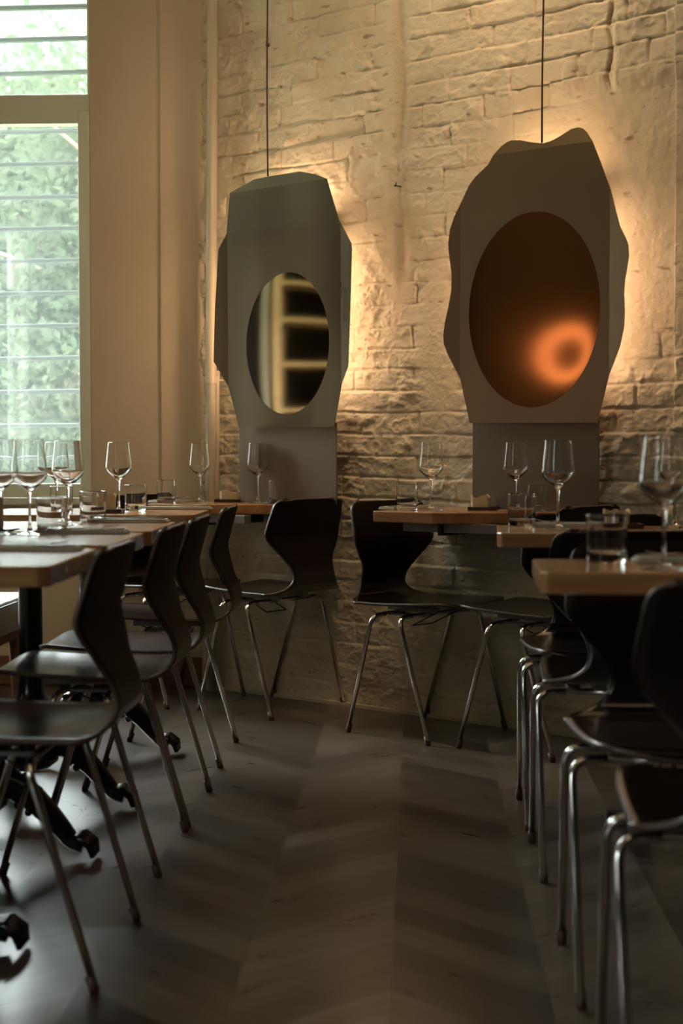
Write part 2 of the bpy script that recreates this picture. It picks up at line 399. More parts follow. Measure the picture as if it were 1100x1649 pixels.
b = bmesh.new()      # the mass of the wall behind the relief, and its continuation
def wallbox(b, a0, a1, o0, o1, z0, z1):
    prism(b, [wp(a0, 0, o0).xy, wp(a1, 0, o0).xy, wp(a1, 0, o1).xy, wp(a0, 0, o1).xy], z0, z1)
wallbox(b, A0, 4.6, -.30, -.012, 0, ZC); wallbox(b, A0, A1, -.012, .012, Z1, ZC); struct(obj('wall_diagonal_core', b, M['brick']))
b = bmesh.new(); wallbox(b, A1, 4.7, -.012, .03, 0, ZC)
struct(obj('wall_diagonal_added_panel', b, M['dark_room']))  # dark panel added out of view so chair backs reflect less light
b = bmesh.new(); wallbox(b, -.93, 3.5, -.0, .026, 0, .012)
struct(obj('trim_1', b, M['pipe']))

# window
zt = 2.28
b = bmesh.new()
box(b, WX0, WX1, YW+.02, YW+.09, WZ0, WZ0+.05)                    # outer frame
box(b, WX0, WX1, YW+.02, YW+.09, WZ1-.05, WZ1)
box(b, WX1-.012, WX1, YW+.02, YW+.09, WZ0, WZ1); box(b, WX0, WX0+.05, YW+.02, YW+.09, WZ0, WZ1)
box(b, WX0, WX1, YW+.015, YW+.085, zt+.0, zt+.095, bev=.006)        # transom
box(b, WX1-.048, WX1-.001, YW, YW+.06, WZ0+.0, zt+.022, bev=.004)   # opening sash
box(b, WX0, WX1-.0475, YW+.001, YW+.06, zt-.025, zt+.02)
box(b, WX0, WX1-.0475, YW+.001, YW+.06, WZ0, WZ0+.055)
wf = struct(obj('window_1', b, M['frame']))
obj('window_pane', BX(WX0+.02, WX1-.01, YW+.05, YW+.056, WZ0+.04, WZ1-.02), M['pane'], wf)
obj('window_sill', BX(WX0, WX1+.0, YW-.04, YW+.02, WZ0-.03, WZ0+.0, bev=.005), M['frame'], wf)
b = bmesh.new(); y0, y1, z0, z1 = -1.6, -.7, .8, 2.9
for q in ((y0, y1, z0, z0+.05), (y0, y1, z1-.05, z1), (y0, y0+.05, z0, z1), (y1-.05, y1, z0, z1), (y0, y1, 2.28, 2.35), (-1.18, -1.12, z0, 2.3)):
    box(b, XL-.1, XL-.04, *q)
w2 = struct(obj('added_side_window', b, M['frame']))  # unseen side window, added to let in more daylight
obj('window_pane', BX(XL-.075, XL-.069, y0+.02, y1-.02, z0+.02, z1-.02), M['pane'], w2)

# exterior slats in front of the glass outside
for i, zc in enumerate([.79, .925, 1.06, 1.197, 1.333, 1.468, 1.603, 1.735, 1.868, 2.0, 2.132, 2.265, 2.50, 2.636, 2.77, 2.905, 3.04, 3.17]):
    tl = [.0, .004, -.003, .006, .010, .008, .004, .006, .003, -.005, .006, .004, .01, .012, 0, .01, 0, 0][i]
    pts = [(x, YW+.17, zc-.012-tl*(x+2.2)/.9*-.5 + .007*((x+2.27)/.97)**2) for x in np.linspace(WX0-.04, WX1+.04, 14)]
    b = bmesh.new(); rings = []
    for p in pts:
        rings.append([b.verts.new((p[0], p[1]+dy, p[2]+dz)) for dy, dz in ((-.011, -.008), (-.011, .005), (0, .010), (.011, .005), (.011, -.008), (0, -.004))])
    for r0, r1 in zip(rings, rings[1:]):
        for k in range(6): b.faces.new([r0[k], r0[(k+1) % 6], r1[(k+1) % 6], r1[k]])
    b.faces.new(rings[0]); b.faces.new(rings[-1][::-1])
    pos = ['just above the sill', 'second up from the sill', 'third up from the sill', 'fourth up from the sill', 'fifth up from the sill', 'sixth up from the sill', 'seventh up from the sill', 'fifth below the transom bar', 'fourth below the transom bar', 'third below the transom bar', 'second below the transom bar', 'just under the transom bar', 'just above the transom bar', 'second above the transom bar', 'third above the transom bar', 'fourth above the transom bar', 'fifth above the transom bar', 'topmost, at the window head'][i]
    tag(obj('blind_slat', b, M['slat'], smooth=True), 'thin white horizontal slat outside the window, ' + pos, 'slat', 'white slats outside the window')

struct(obj('baseboard_front', BX(XL, -.86, YW-.022, YW-.0, 0, .117, bev=.004), M['skirt']))
hp = obj('heating_pipe', TB(fillet([(-2.6, 6.13, .062), (-1.20, 6.13, .062), (-1.10, 6.13, .075), (-1.06, 6.125, .0)], .03), .008), M['wire_white'], smooth=True)
tag(hp, 'thin cream heating pipe running low along the brown skirting board', 'pipe')

# vertical riser pipe in the corner
pr = thing('riser_pipe', 'cream vertical pipe standing in the corner between plaster and brick wall', 'pipe', (-.806, 6.085, 0))
obj('pipe_tube', TB([(-.004, 0, 0), (0, 0, 1.2), (.018, .0, ZC)], .0215, 20), M['pipe'], pr, True)
obj('side_conduit', TB([(.022, .0, 0.0), (.024, .0, 1.22), (.024, .012, 1.26)], .010, 12), M['pipe'], pr, True)
b = lathe([(.0225, -.012), (.027, -.012), (.027, .012), (.0225, .012), (.0225, -.012)], 20); bmesh.ops.translate(b, verts=b.verts, vec=(0, 0, 1.225)); tube(b, [(.02, .0, 1.225), (.045, .02, 1.225)], .004)
obj('pipe_clamp', b, M['pipe'], pr)
# nail in wall
b = TB(fillet([wp(.07, 1.892, -.01), wp(.07, 1.892, .045), wp(.082, 1.885, .05), wp(.084, 1.90, .05)], .004), .0022, 6)
tag(obj('wall_hook', b, M['black_iron'], smooth=True), 'small bent wire hook in the brick between the two mirrors', 'hook')

# ------------------------------------------------------------------ chairs
PROF = [(-.190, .776, .150), (-.188, .768, .176), (-.184, .752, .190), (-.174, .715, .197), (-.163, .675, .203), (-.157, .645, .203), (-.159, .618, .186), (-.166, .590, .160),
        (-.174, .562, .134), (-.188, .532, .117), (-.197, .502, .113), (-.197, .478, .122), (-.187, .458, .146), (-.170, .446, .180), (-.148, .440, .206),
        (-.12, .437, .2045), (-.06, .433, .202), (.02, .432, .198), (.10, .436, .193), (.16, .441, .185), (.195, .443, .170), (.214, .441, .145), (.226, .436, .105), (.231, .433, .05)]
def shell_bm():
    K = 3; pts = smooth_path([(p[0], p[1], p[2]) for p in PROF], K)
    bm = bmesh.new(); NT = 18; rows = []
    n = len(pts)
    for i, p in enumerate(pts):
        x, z, hw = p; f = i/(n-1)
        tx = pts[min(i+1, n-1)]-pts[max(i-1, 0)]; tl = Vector((tx.x, 0, tx.y)).normalized(); nr = Vector((-tl.z, 0, tl.x))   # towards the sitter
        if nr.x < 0 and f < .35: nr = -nr
        back = max(0, 1-f/.42); seat = max(0, (f-.62)/.38)
        rowv = []
        for j in range(NT+1):
            t = -1+2*j/NT; y = t*hw; yy = (y/.2)**2
            d = Vector((.014*yy*min(1, back*2), 0, .012*yy*min(1, seat*3)))
            top = -.010*yy*yy if i == 0 else 0
            rowv.append(bm.verts.new((x+d.x, y, z+d.z+top)))
        rows.append(rowv)
    for a, c in zip(rows, rows[1:]):
        for j in range(NT): bm.faces.new([a[j], a[j+1], c[j+1], c[j]])
    bmesh.ops.remove_doubles(bm, verts=bm.verts[:], dist=1e-5)
    return bm
HL, TLt, FX, TX, TZ, RT = .205, .212, .172, .058, .405, .0078
def make_chair(label):
    t = thing('plywood_chair', label, 'chair', group=None)
    s = obj('seat_shell', shell_bm(), [M['shell'], M['plyedge']], t, True)
    md = s.modifiers.new('thickness', 'SOLIDIFY'); md.thickness = .0095; md.offset = 0; md.material_offset_rim = 1; md.use_quality_normals = True
    for sgx in (-1, 1):
        fx = sgx*FX if sgx < 0 else sgx*(FX+.005)
        for sgy in (-1, 1):
            path = fillet([(sgx*TX, sgy*(TLt-.065), TZ), (sgx*TX, sgy*TLt, TZ-.002), (fx, sgy*HL, .014)], .038, 7)
            lg = obj('leg', TB(path, RT, 12), M['chrome'], t, True)
            b = bmesh.new(); d = Vector((fx-sgx*TX, 0, .014-TZ)).normalized(); e = Vector((fx, sgy*HL, .0))
            tube(b, [e, e+Vector((0, 0, .006)), e-d*.030], [.0088, .0098, .0090], 12)
            obj('foot_cap', b, M['glide'], lg, True)
        obj('frame_tube', TB([(sgx*TX, -(TLt-.064), TZ), (sgx*TX, (TLt-.064), TZ)], RT, 12), M['chrome'], t, True)
    for sgy in (-1, 1):
        b = bmesh.new(); box(b, -TX, TX, sgy*.125-.014, sgy*.125+.014, TZ-.003, TZ+.005, bev=.001)
        box(b, -.10, .11, sgy*.075-.012, sgy*.075+.012, TZ+.007, TZ+.024, bev=.002)
        obj('support_plate', b, M['steel_bar'], t)
    b = tube(bmesh.new(), fillet([(.10, -.055, .415), (-.02, -.055, .36), (-.02, .055, .36), (.10, .055, .415)], .006, 3), .0022, 6)
    obj('stacking_rod', b, M['blackbar'], t, True)
    return t
GL = 'chairs along the left tables'
AW = WANG
spots = [
 ((-.735, 2.87), PI, 'dark plywood chair facing left, nearest of the row at the left tables'),
 ((-.745, 3.605), PI, 'dark plywood chair facing left, second from the camera at the left tables'),
 ((-.745, 4.058), PI, 'dark plywood chair facing left, third from the camera at the left tables'),
 ((-.755, 4.79), PI, 'dark plywood chair facing left, fourth and farthest in the left aisle row'),
 ((-.527, 5.678), AW+PI+.02, 'dark plywood chair right of the far corner table, under the angular mirror'),
 ((-.930, 5.897), AW+.0, 'dark plywood chair by the plaster wall, mostly hidden behind the far corner table'),
 ((.037, 5.241), AW-.06, 'dark plywood chair between the two mirrors, left of the right-hand wall table'),
 ((.402, 4.989), AW+PI, 'dark plywood chair under the wavy mirror, facing left behind the right-hand wall table'),
 ((.487, 4.036), -PI/2, 'dark plywood chair facing the camera behind the middle right table'),
 ((.487, 3.568), PI/2, 'dark plywood chair with its back to the camera at the middle right table'),
 ((.487, 2.80), -PI/2, 'dark plywood chair facing the camera behind the nearest right table'),
 ((.497, 2.25), PI/2, 'dark plywood chair closest to the camera at the right edge, back turned'),
]
chair0 = None
for (x, y), rz, lab in spots:
    if chair0 is None:
        chair0 = make_chair(lab); chair0.location = (x, y, 0); chair0.rotation_euler = (0, 0, rz); chair0['group'] = 'dark plywood chairs'
    else: dup(chair0, (x, y, 0), rz, lab, 'dark plywood chairs')

# ------------------------------------------------------------------ tables
TH = .037
def tabletop(pts, parent, z1=.75): return obj('tabletop', prism(bmesh.new(), pts, z1-TH, z1, bev=.0035), M['oak'], parent)
def iron_base(parent):
    prof = [(.0, .713), (.06, .713), (.062, .700), (.038, .690), (.034, .672), (.040, .660), (.034, .648), (.0305, .60), (.0325, .34), (.036, .30), (.045, .29), (.047, .275), (.040, .262), (.052, .248), (.058, .225), (.050, .20), (.062, .175), (.074, .150), (.070, .125), (.045, .105), (0, .10)]
    b = lathe(prof, 24)
    obj('pedestal_column', b, M['black_iron'], parent, True)
    for k in range(3):
        a = k*2*PI/3; ca_, sa_ = math.cos(a), math.sin(a)
        path = smooth_path([(.03, 0, .175), (.07, 0, .178), (.12, 0, .150), (.165, 0, .108), (.20, 0, .068), (.222, 0, .044), (.248, 0, .036)], 4)
        rr_ = list(np.interp(np.linspace(0, 1, len(path)), [0, .25, .5, .75, 1], [.030, .034, .027, .021, .022]))
        b = bmesh.new(); tube(b, path, rr_, 12)
        for (px, pz, pr_) in ((.075, .213, .016), (.11, .190, .012), (.145, .158, .011), (.05, .20, .018), (.178, .118, .010), (.10, .125, .014), (.12, .108, .010)):
            bmesh.ops.create_uvsphere(b, u_segments=10, v_segments=6, radius=pr_, matrix=Matrix.Translation((px, 0, pz)))
        for f in (-1, -.35, .35, 1):      # claws
            tube(b, [(.215, f*.014, .050), (.250, f*.024, .052), (.270, f*.028, .036), (.276, f*.028, .010)], [.010, .0125, .011, .006], 8)
        bmesh.ops.rotate(b, verts=b.verts, cent=(0, 0, 0), matrix=Matrix.Rotation(a, 3, 'Z'))
        obj('claw_foot', b, M['black_iron'], parent, True)
def ltable(yc, hy, xr, label, xc=-1.02, base_y=None):
    t = thing('dining_table', label, 'table', (xc, yc, 0), 0, 'oak tables on black pedestals')
    x0, x1 = -1.40-xc, xr-xc
    c = .02
    tabletop([(x0, -hy), (x1-c, -hy), (x1, -hy+c), (x1-.012, hy-c), (x1-.012-c, hy), (x0, hy)], t)
    iron_base(t)
    for ch in t.children:
        if ch.name.split('.')[0] != 'tabletop': ch.location.y = (base_y or yc)-yc
    return t
ltable(2.885, .245, -.632, 'nearest left oak table with pale glare on its top')
ltable(3.49, .25, -.645, 'left oak table second from the camera, holding the beige candle cup', base_y=3.545)
ltable(4.055, .262, -.655, 'left oak table third from the camera, in front of the fourth')
ltable(5.02, .262, -.685, 'fourth left oak table, last before the window wall', base_y=4.80)
# wall tables
def wtable(P0, label, L1=.235, L2=.50, D=.46):
    t = thing('wall_table', label, 'table', (P0[0], P0[1], 0), WANG)
    tabletop([(0, 0), (L1, 0), (L2, (L2-L1)*.95), (L2, D), (0, D)], t)
    obj('support_bar', BX(.06, L2-.10, .085, .12, .682, .713, bev=.002), M['steel_bar'], t)
    obj('wall_bracket', BX(.21, .225, .075, D+.0, .672, .713), M['blackbar'], t)
    return t
wtable((-1.01, 5.80), 'oak table in the far corner, fixed under the angular mirror', .215, .52, .40)
wtable((-.142, 5.125), 'oak table against the brick wall under the wavy mirror', .245, .53, .43)
def rtable(y0, y1, x0, x1, label, rz):
    t = thing('dining_table', label, 'table', (x0, y0, 0), rz, 'oak tables on black pedestals')
    w_, d_ = x1-x0, y1-y0; c = .022
    tabletop([(c*.5, 0), (w_, 0), (w_, d_), (0, d_), (0, c)], t)
    b = bmesh.new(); box(b, w_*.5-.03, w_*.5+.03, d_*.5-.03, d_*.5+.03, .02, .713, bev=.003); box(b, w_*.5-.03, w_-.08, d_*.5-.025, d_*.5+.025, 0, .03, bev=.004); box(b, .28, w_*.5, d_*.5-.02, d_*.5+.02, 0, .03, bev=.004)
    obj('pedestal_column', b, M['blackbar'], t)
    return t
rtable(3.79, 4.16, .197, .93, 'oak table at the right, middle of the three, short fork and glass on it', -.05)
rtable(2.555, 2.87, .205, .94, 'nearest right oak table with pale blurred near edge', -.03)

# ------------------------------------------------------------------ bench
bn = thing('bench', 'grey leather upholstered bench along the left side of the left tables', 'bench', (-1.60, 3.9, 0))
b = bmesh.new(); box(b, -.25, .25, -2.2, 1.49, .335, .452, bev=.018)
bmesh.ops.subdivide_edges(b, edges=b.edges[:], cuts=3, use_grid_fill=True)
obj('seat_cushion', b, M['leather'], bn, True)
obj('piping', TB([(.250, -2.18, .436), (.250, 1.47, .436)], .003, 6), M['blackbar'], bn, True)
b = bmesh.new(); box(b, -.23, .235, -2.15, 1.44, .305, .335, bev=.004); obj('bench_frame', b, M['skirt'], bn)
for (lx, ly) in ((.21, 1.40), (-.2, 1.40), (.21, -2.1), (-.2, -2.1), (.21, -.4), (-.2, -.4)):
    obj('leg', TB([(lx, ly, .31), (lx+.0, ly+(.03 if ly > 0 else -.03), 0)], [.02, .014], 10), M['skirt'], bn, True)

# ------------------------------------------------------------------ mirrors
def mirror_panel(outline, folds, ell, parent, ms, mdish, hdepth, depthf):
    """sheet with real folds: outline in wall coordinates (a, z), an oval dish pressed into the middle"""
    ca_, cz_, ra, rz_ = ell
    n = len(outline); V2 = [Vector(p) for p in outline]; E2 = [(i, (i+1) % n) for i in range(n)]
    ne = 72; b0 = len(V2)
    V2 += [Vector((ca_+ra*math.cos(2*PI*k/ne), cz_+rz_*math.sin(2*PI*k/ne))) for k in range(ne)]
    E2 += [(b0+k, b0+(k+1) % ne) for k in range(ne)]
    for p, q in folds:
        i = len(V2); V2 += [Vector(p), Vector(q)]; E2.append((i, i+1))
    vs, es, fs, *_ = delaunay_2d_cdt(V2, E2, [], 0, 1e-5)
    def inside(p):
        c = False; j = n-1
        for i in range(n):
            xi, yi = outline[i]; xj, yj = outline[j]
            if (yi > p[1]) != (yj > p[1]) and p[0] < (xj-xi)*(p[1]-yi)/(yj-yi)+xi: c = not c
            j = i
        return c
    bm = bmesh.new(); bv = [bm.verts.new(wp(v[0], v[1], .13+depthf(v[0], v[1]))) for v in vs]
    for f in fs:
        cxy = (sum(vs[i][0] for i in f)/len(f), sum(vs[i][1] for i in f)/len(f))
        if not inside(cxy): continue
        if ((cxy[0]-ca_)/ra)**2+((cxy[1]-cz_)/rz_)**2 < .9995: continue
        bm.faces.new([bv[i] for i in f])
    bmesh.ops.delete(bm, geom=[v for v in bm.verts if not v.link_faces], context='VERTS')
    o = obj('folded_sheet', bm, ms, parent)
    md = o.modifiers.new('thickness', 'SOLIDIFY'); md.thickness = .0025; md.offset = 0
    bm = bmesh.new(); rings = []; NR = 26
    for i in range(NR+1):
        r = i/NR; d = -hdepth*(1-r*r)**1.6
        if i == 0: rings.append([bm.verts.new(wp(ca_, cz_, .13+d))])
        else: rings.append([bm.verts.new(wp(ca_+ra*r*math.cos(2*PI*k/ne), cz_+rz_*r*math.sin(2*PI*k/ne), .13+d)) for k in range(ne)])
    for a, c in zip(rings, rings[1:]):
        for k in range(ne):
            k2 = (k+1) % ne
            if len(a) == 1: bm.faces.new([a[0], c[k], c[k2]])
            else: bm.faces.new([a[k], c[k], c[k2], a[k2]])
    o = obj('oval_dish', bm, mdish, parent, True)
    return parent
def depth1(a, z):
    d = 0
    if a > -.105: d += (a+.105)*.10
    if a < -.665: d += (-.665-a)*.10
    if z > 1.775: d += -.05*(min(z, 1.93)-1.775)
    if z > 1.93: d += -.2*(z-1.93)
    return d
def depth2(a, z):
    d = 0
    if a > .993: d += (a-.993)*.2
    if a < .42: d += (.42-a)*.2
    if z > 1.772: d += -.05*(min(z, 1.928)-1.772)
    if z > 1.928: d += -.2*(z-1.928)
    return d
m1 = [(-0.541, 1.97), (-0.461, 1.973), (-0.311, 1.974), (-0.233, 1.954), (-0.177, 1.932), (-0.113, 1.777), (-0.052, 1.688), (-0.049, 1.665), (-0.057, 1.449), (-0.067, 1.253), (-0.1, 1.189), (-0.135, 1.035), (-0.607, 1.035), (-0.662, 1.193), (-0.734, 1.292), (-0.727, 1.488), (-0.709, 1.719), (-0.67, 1.775), (-0.659, 1.93)]
m2 = [(0.864, 1.981), (0.883, 1.975), (0.899, 1.961), (0.924, 1.928), (0.954, 1.862), (0.994, 1.77), (1.013, 1.708), (1.033, 1.648), (1.055, 1.612), (1.066, 1.588), (1.069, 1.554), (1.062, 1.517), (1.054, 1.479), (1.051, 1.44), (1.054, 1.386), (1.052, 1.334), (1.036, 1.275), (1.014, 1.229), (0.993, 1.187), (0.953, 1.037), (0.461, 1.042), (0.42, 1.196), (0.394, 1.241), (0.374, 1.278), (0.36, 1.314), (0.359, 1.344), (0.365, 1.388), (0.377, 1.435), (0.388, 1.496), (0.388, 1.55), (0.38, 1.603), (0.376, 1.649), (0.382, 1.697), (0.397, 1.738), (0.417, 1.777), (0.435, 1.807), (0.453, 1.84), (0.478, 1.866), (0.527, 1.9), (0.547, 1.93), (0.574, 1.955), (0.594, 1.967), (0.613, 1.971), (0.652, 1.966), (0.681, 1.957), (0.708, 1.951), (0.738, 1.945), (0.764, 1.948), (0.787, 1.955), (0.81, 1.965), (0.838, 1.978)]
def cover_box(a0, a1, parent, mm):
    b = bmesh.new(); prism(b, [wp(a0, 0, .105).xy, wp(a1, 0, .105).xy, wp(a1, 0, .100).xy, wp(a0, 0, .100).xy], .752, 1.050, bev=.001)
    obj('cover_box', b, mm, parent)
def cable(a, z0, z1, wob, knot=None):
    pts = [wp(a+wob*math.sin(z*5+a), z, .125) for z in np.linspace(z0, z1, 24)]
    b = tube(bmesh.new(), pts, .0032, 8)
    if knot: bmesh.ops.create_uvsphere(b, u_segments=8, v_segments=6, radius=.008, matrix=Matrix.Translation(wp(a+.001, knot, .125)))
    return b
t = thing('wall_mirror', 'angular folded metal mirror lamp, the left one, on the brick wall', 'mirror')
mirror_panel(m1, [((-.659, 1.93), (-.177, 1.932)), ((-.67, 1.775), (-.105, 1.775)), ((-.105, 1.775), (-.1, 1.189)), ((-.665, 1.775), (-.662, 1.193))], (-.363, 1.345, .205, .262), t, M['sheet'], M['dish'], .0004, depth1)
cover_box(-.630, -.146, t, M['sheet_box'])
obj('power_cable', cable(-.462, 1.972, ZC, .003, 2.456), M['cable'], t, True)
b = bmesh.new(); prism(b, [wp(-.52, 0, .115).xy, wp(-.24, 0, .115).xy, wp(-.24, 0, .0).xy, wp(-.52, 0, .0).xy], 1.30, 1.62)
obj('mounting_bracket', b, M['blackbar'], t)
t = thing('wall_mirror', 'wavy-edged metal mirror lamp with copper oval, the right one', 'mirror')
mirror_panel(m2, [((.547, 1.93), (.924, 1.928)), ((.417, 1.777), (.993, 1.772)), ((.993, 1.77), (.993, 1.187)), ((.42, 1.777), (.42, 1.196))], (.708, 1.408, .252, .318), t, M['sheet_warm'], M['dish_copper'], .0012, depth2)
cover_box(.454, .943, t, M['sheet_box'])
obj('power_cable', cable(.740, 1.946, ZC, .003), M['cable'], t, True)
b = bmesh.new(); prism(b, [wp(.58, 0, .10).xy, wp(.84, 0, .10).xy, wp(.84, 0, .0).xy, wp(.58, 0, .0).xy], 1.30, 1.62)
obj('mounting_bracket', b, M['blackbar'], t)

# ------------------------------------------------------------------ table ware
def wine_profile(s=1.0):
    o = [(.03448, .2252), (.0345, .2245), (.03462, .2225), (.0362, .2050), (.0385, .185), (.0405, .165), (.0420, .150), (.0424, .143), (.0410, .136), (.0350, .127), (.0250, .118), (.0140, .110), (.0070, .103), (.0045, .094), (.0036, .075), (.0034, .045), (.0040, .020), (.0065, .010), (.015, .0055), (.030, .0028), (.0380, .0015), (.0380, 0.0), (0, 0)]
    i = [(0, .1125), (.010, .1130), (.022, .1195), (.0330, .1290), (.0396, .1375), (.0412, .144), (.0409, .150), (.0394, .165), (.0374, .185), (.0351, .205), (.03355, .2225), (.0334, .2245), (.0335, .2252), (.0340, .2257)]
    return [(r*s, z*s) for r, z in i+o]
def make_wine(loc, label, group):
    o = obj('wine_glass', lathe(wine_profile(), 40), M['glass'], smooth=True); o.location = loc
    return tag(o, label, 'wine glass', group)
TZ0 = .7503
wg = None
def wine(x, y, label):
    global wg
    if wg is None: wg = make_wine((x, y, TZ0), label, 'stemmed wine glasses')
    else: dup(wg, (x, y, TZ0), 0, label, 'stemmed wine glasses')
wine(-.990, 3.655, 'empty wine glass cut by the left edge of the photo')
wine(-.914, 3.635, 'empty wine glass beside the beige candle cup on the left')
wine(-1.145, 4.90, 'thin-looking wine glass behind the left tumblers, before the window')
wine(-.933, 4.125, 'empty wine glass standing between the two left tumblers, before the window')
wine(-.965, 5.005, 'empty wine glass against the plaster wall, right of the window frame')
wine(-.830, 5.93, 'empty wine glass in front of the cream corner pipe')
wine(-.598, 5.84, 'empty wine glass in front of the left mirror cover box')
wine(.050, 5.19, 'empty wine glass before bare brick, between the two mirrors')
wine(.325, 5.10, 'smaller-looking wine glass in front of the right mirror cover box')
wine(.362, 3.985, 'large sharp wine glass in front of the right mirror cover box')
wine(.418, 2.64, 'big blurred wine glass nearest the camera at the right edge')
wine(.665, 4.03, 'wine glass hidden behind the big blurred glass at the right edge')
tum = None
def tumbler(x, y, label):
    global tum
    if tum is None:
        prof = [(0, .017), (.028, .017), (.031, .0172), (.0330, .0185), (.0338, .0215), (.0339, .023), (.0342, .03), (.0350, .06), (.0356, .083), (.0357, .0855), (.0359, .0863), (.0364, .0868), (.0369, .0863), (.0371, .0855), (.0370, .083), (.0364, .06), (.0358, .03), (.0355, .010), (.0354, .007), (.0350, .003), (.0335, .0006), (.031, 0), (.028, 0), (0, 0)]
        tum = obj('tumbler', lathe(prof, 40), M['glass'], smooth=True); tum.location = (x, y, TZ0); tag(tum, label, 'drinking glass', 'low clear tumblers')
    else: dup(tum, (x, y, TZ0), 0, label, 'low clear tumblers')
tumbler(-.872, 3.68, 'tumbler on the second left table, right of the beige candle cup')
tumbler(-1.120, 4.86, 'tumbler seen directly behind another tumbler, before the window sill')
tumbler(-.892, 4.25, 'tumbler on the third left table with card cup seen through it')
tumbler(-.920, 5.06, 'tumbler right of the wine glass by the plaster wall')
tumbler(-.945, 5.84, 'tumbler on the corner table in front of a dark chair top')
tumbler(-.515, 5.80, 'tumbler in front of the left mirror cover box, beside the stemmed glass')
tumbler(-.030, 5.19, 'tumbler at the left end of the right wall table, above a chair back')
tumbler(.275, 4.055, 'tumbler at the left end of the middle right table')
tumbler(.405, 5.14, 'faint tumbler behind the large sharp wine glass')
tumbler(.338, 2.765, 'big blurred tumbler on the nearest right table')

# candle / card cups on dark trays
def tray(x, y, rz, label, w_=.10, d_=.07):
    b = bmesh.new(); box(b, -w_/2, w_/2, -d_/2, d_/2, 0, .007, bev=.002)
    for q in ((-w_/2, w_/2, -d_/2, -d_/2+.006), (-w_/2, w_/2, d_/2-.006, d_/2), (-w_/2, -w_/2+.006, -d_/2, d_/2), (w_/2-.006, w_/2, -d_/2, d_/2)): box(b, *q, .005, .011)
    o = obj('serving_tray', b, M['tray']); o.location = (x, y, TZ0); o.rotation_euler = (0, 0, rz); return tag(o, label, 'tray', 'small dark trays')
def ragged_cup(x, y, rz, w_, h_, label, seed, z=TZ0+.0075):
    rnd = random.Random(seed); b = bmesh.new(); n = 28; lo, hi, li, hi_ = [], [], [], []
    tops = [h_*(1-.25*abs(math.sin(k*2*PI/n*1.5+seed))**1.5 - .10*rnd.random()) for k in range(n)]
    for k in range(n):
        a = 2*PI*k/n; c, s = math.cos(a), math.sin(a)
        q = 1/max(abs(c), abs(s))**.6; rx = w_/2*q*.92; ry = w_*.36*q*.92
        lo.append(b.verts.new((rx*c*.96, ry*s*.96, 0))); hi.append(b.verts.new((rx*c, ry*s, tops[k])))
        li.append(b.verts.new((rx*c*.82, ry*s*.82, tops[k]-.001))); hi_.append(b.verts.new((rx*c*.80, ry*s*.80, .006)))
    for k in range(n):
        j = (k+1) % n
        b.faces.new([lo[k], lo[j], hi[j], hi[k]]); b.faces.new([hi[k], hi[j], li[j], li[k]]); b.faces.new([li[k], li[j], hi_[j], hi_[k]])
    b.faces.new(lo[::-1]); b.faces.new(hi_)
    o = obj('card_cup', b, M['wax']); o.location = (x, y, z); o.rotation_euler = (0, 0, rz); return tag(o, label, 'cup', 'ragged cream card cups')
tray(-.722, 5.97, 0, 'small dark tray on the far corner table before the brick', .105, .075)
ragged_cup(-.718, 5.97, 0, .088, .040, 'low crumpled cream card cup on the far corner table', 3)
tray(.222, 5.20, -.1, 'small dark tray on the right wall table left of the cover box', .095, .07)
ragged_cup(.215, 5.20, -.1, .070, .046, 'cream torn-edged card cup on the right wall table', 8)
tray(-.985, 4.78+.14, 0, 'small dark tray on the fourth left table behind a tumbler', .10, .07)
ragged_cup(-.985, 4.78+.14, 0, .060, .060, 'pale curled card cup behind the tumbler on the fourth left table', 5)
tray(.525, 4.02, 0, 'small dark tray on the middle right table behind the big tumbler', .11, .08)
ragged_cup(.515, 4.02, 0, .075, .045, 'pale card cup behind the big blurred tumbler at the right', 12)
o = obj('candle_saucer', lathe([(0, .004), (.045, .004), (.066, .010), (.068, .012), (.067, .014), (.046, .0085), (0, .0085)], 36), M['tray'], smooth=True)
o.location = (-1.015, 3.66, TZ0); tag(o, 'dark saucer under the beige candle cup on the second left table', 'saucer')
o = obj('candle_cup', lathe([(0, 0), (.029, 0), (.0305, .003), (.0305, .078), (.0295, .080), (.0275, .078), (.0275, .07), (0, .069)], 36), M['candle'], smooth=True)
o.location = (-1.015, 3.66, TZ0+.0088); tag(o, 'beige frosted candle cup at the left edge, on its dark saucer', 'candle')

# napkins with a fork and a knife
def fork_bm():
    b = bmesh.new(); Lf = .19
    ys = [(-.095, .0045, .004), (-.05, .0042, .004), (0, .0032, .0045), (.03, .0028, .0065), (.045, .0060, .008), (.052, .0105, .007), (.062, .0115, .006)]
    rings = []
    for x, hw, z in ys: rings.append([b.verts.new((x, -hw, z-.001)), b.verts.new((x, hw, z-.001)), b.verts.new((x, hw, z+.001)), b.verts.new((x, -hw, z+.001))])
    for a, c in zip(rings, rings[1:]):
        for k in range(4): b.faces.new([a[k], a[(k+1) % 4], c[(k+1) % 4], c[k]])
    b.faces.new(rings[0][::-1]); b.faces.new(rings[-1])
    for f in (-.009, -.003, .003, .009):
        tube(b, [(.060, f, .0062), (.080, f, .0075), (.100, f, .0125)], [.0016, .0014, .0008], 6)
    return b
def knife_bm():
    b = bmesh.new()
    prism(b, [(-.10, -.006), (.01, -.004), (.02, -.009), (.09, -.009), (.105, -.004), (.108, .002), (.10, .004), (.01, .004), (-.10, .006)], .0015, .0042)
    return b
nap = None; fk = None; kn = None
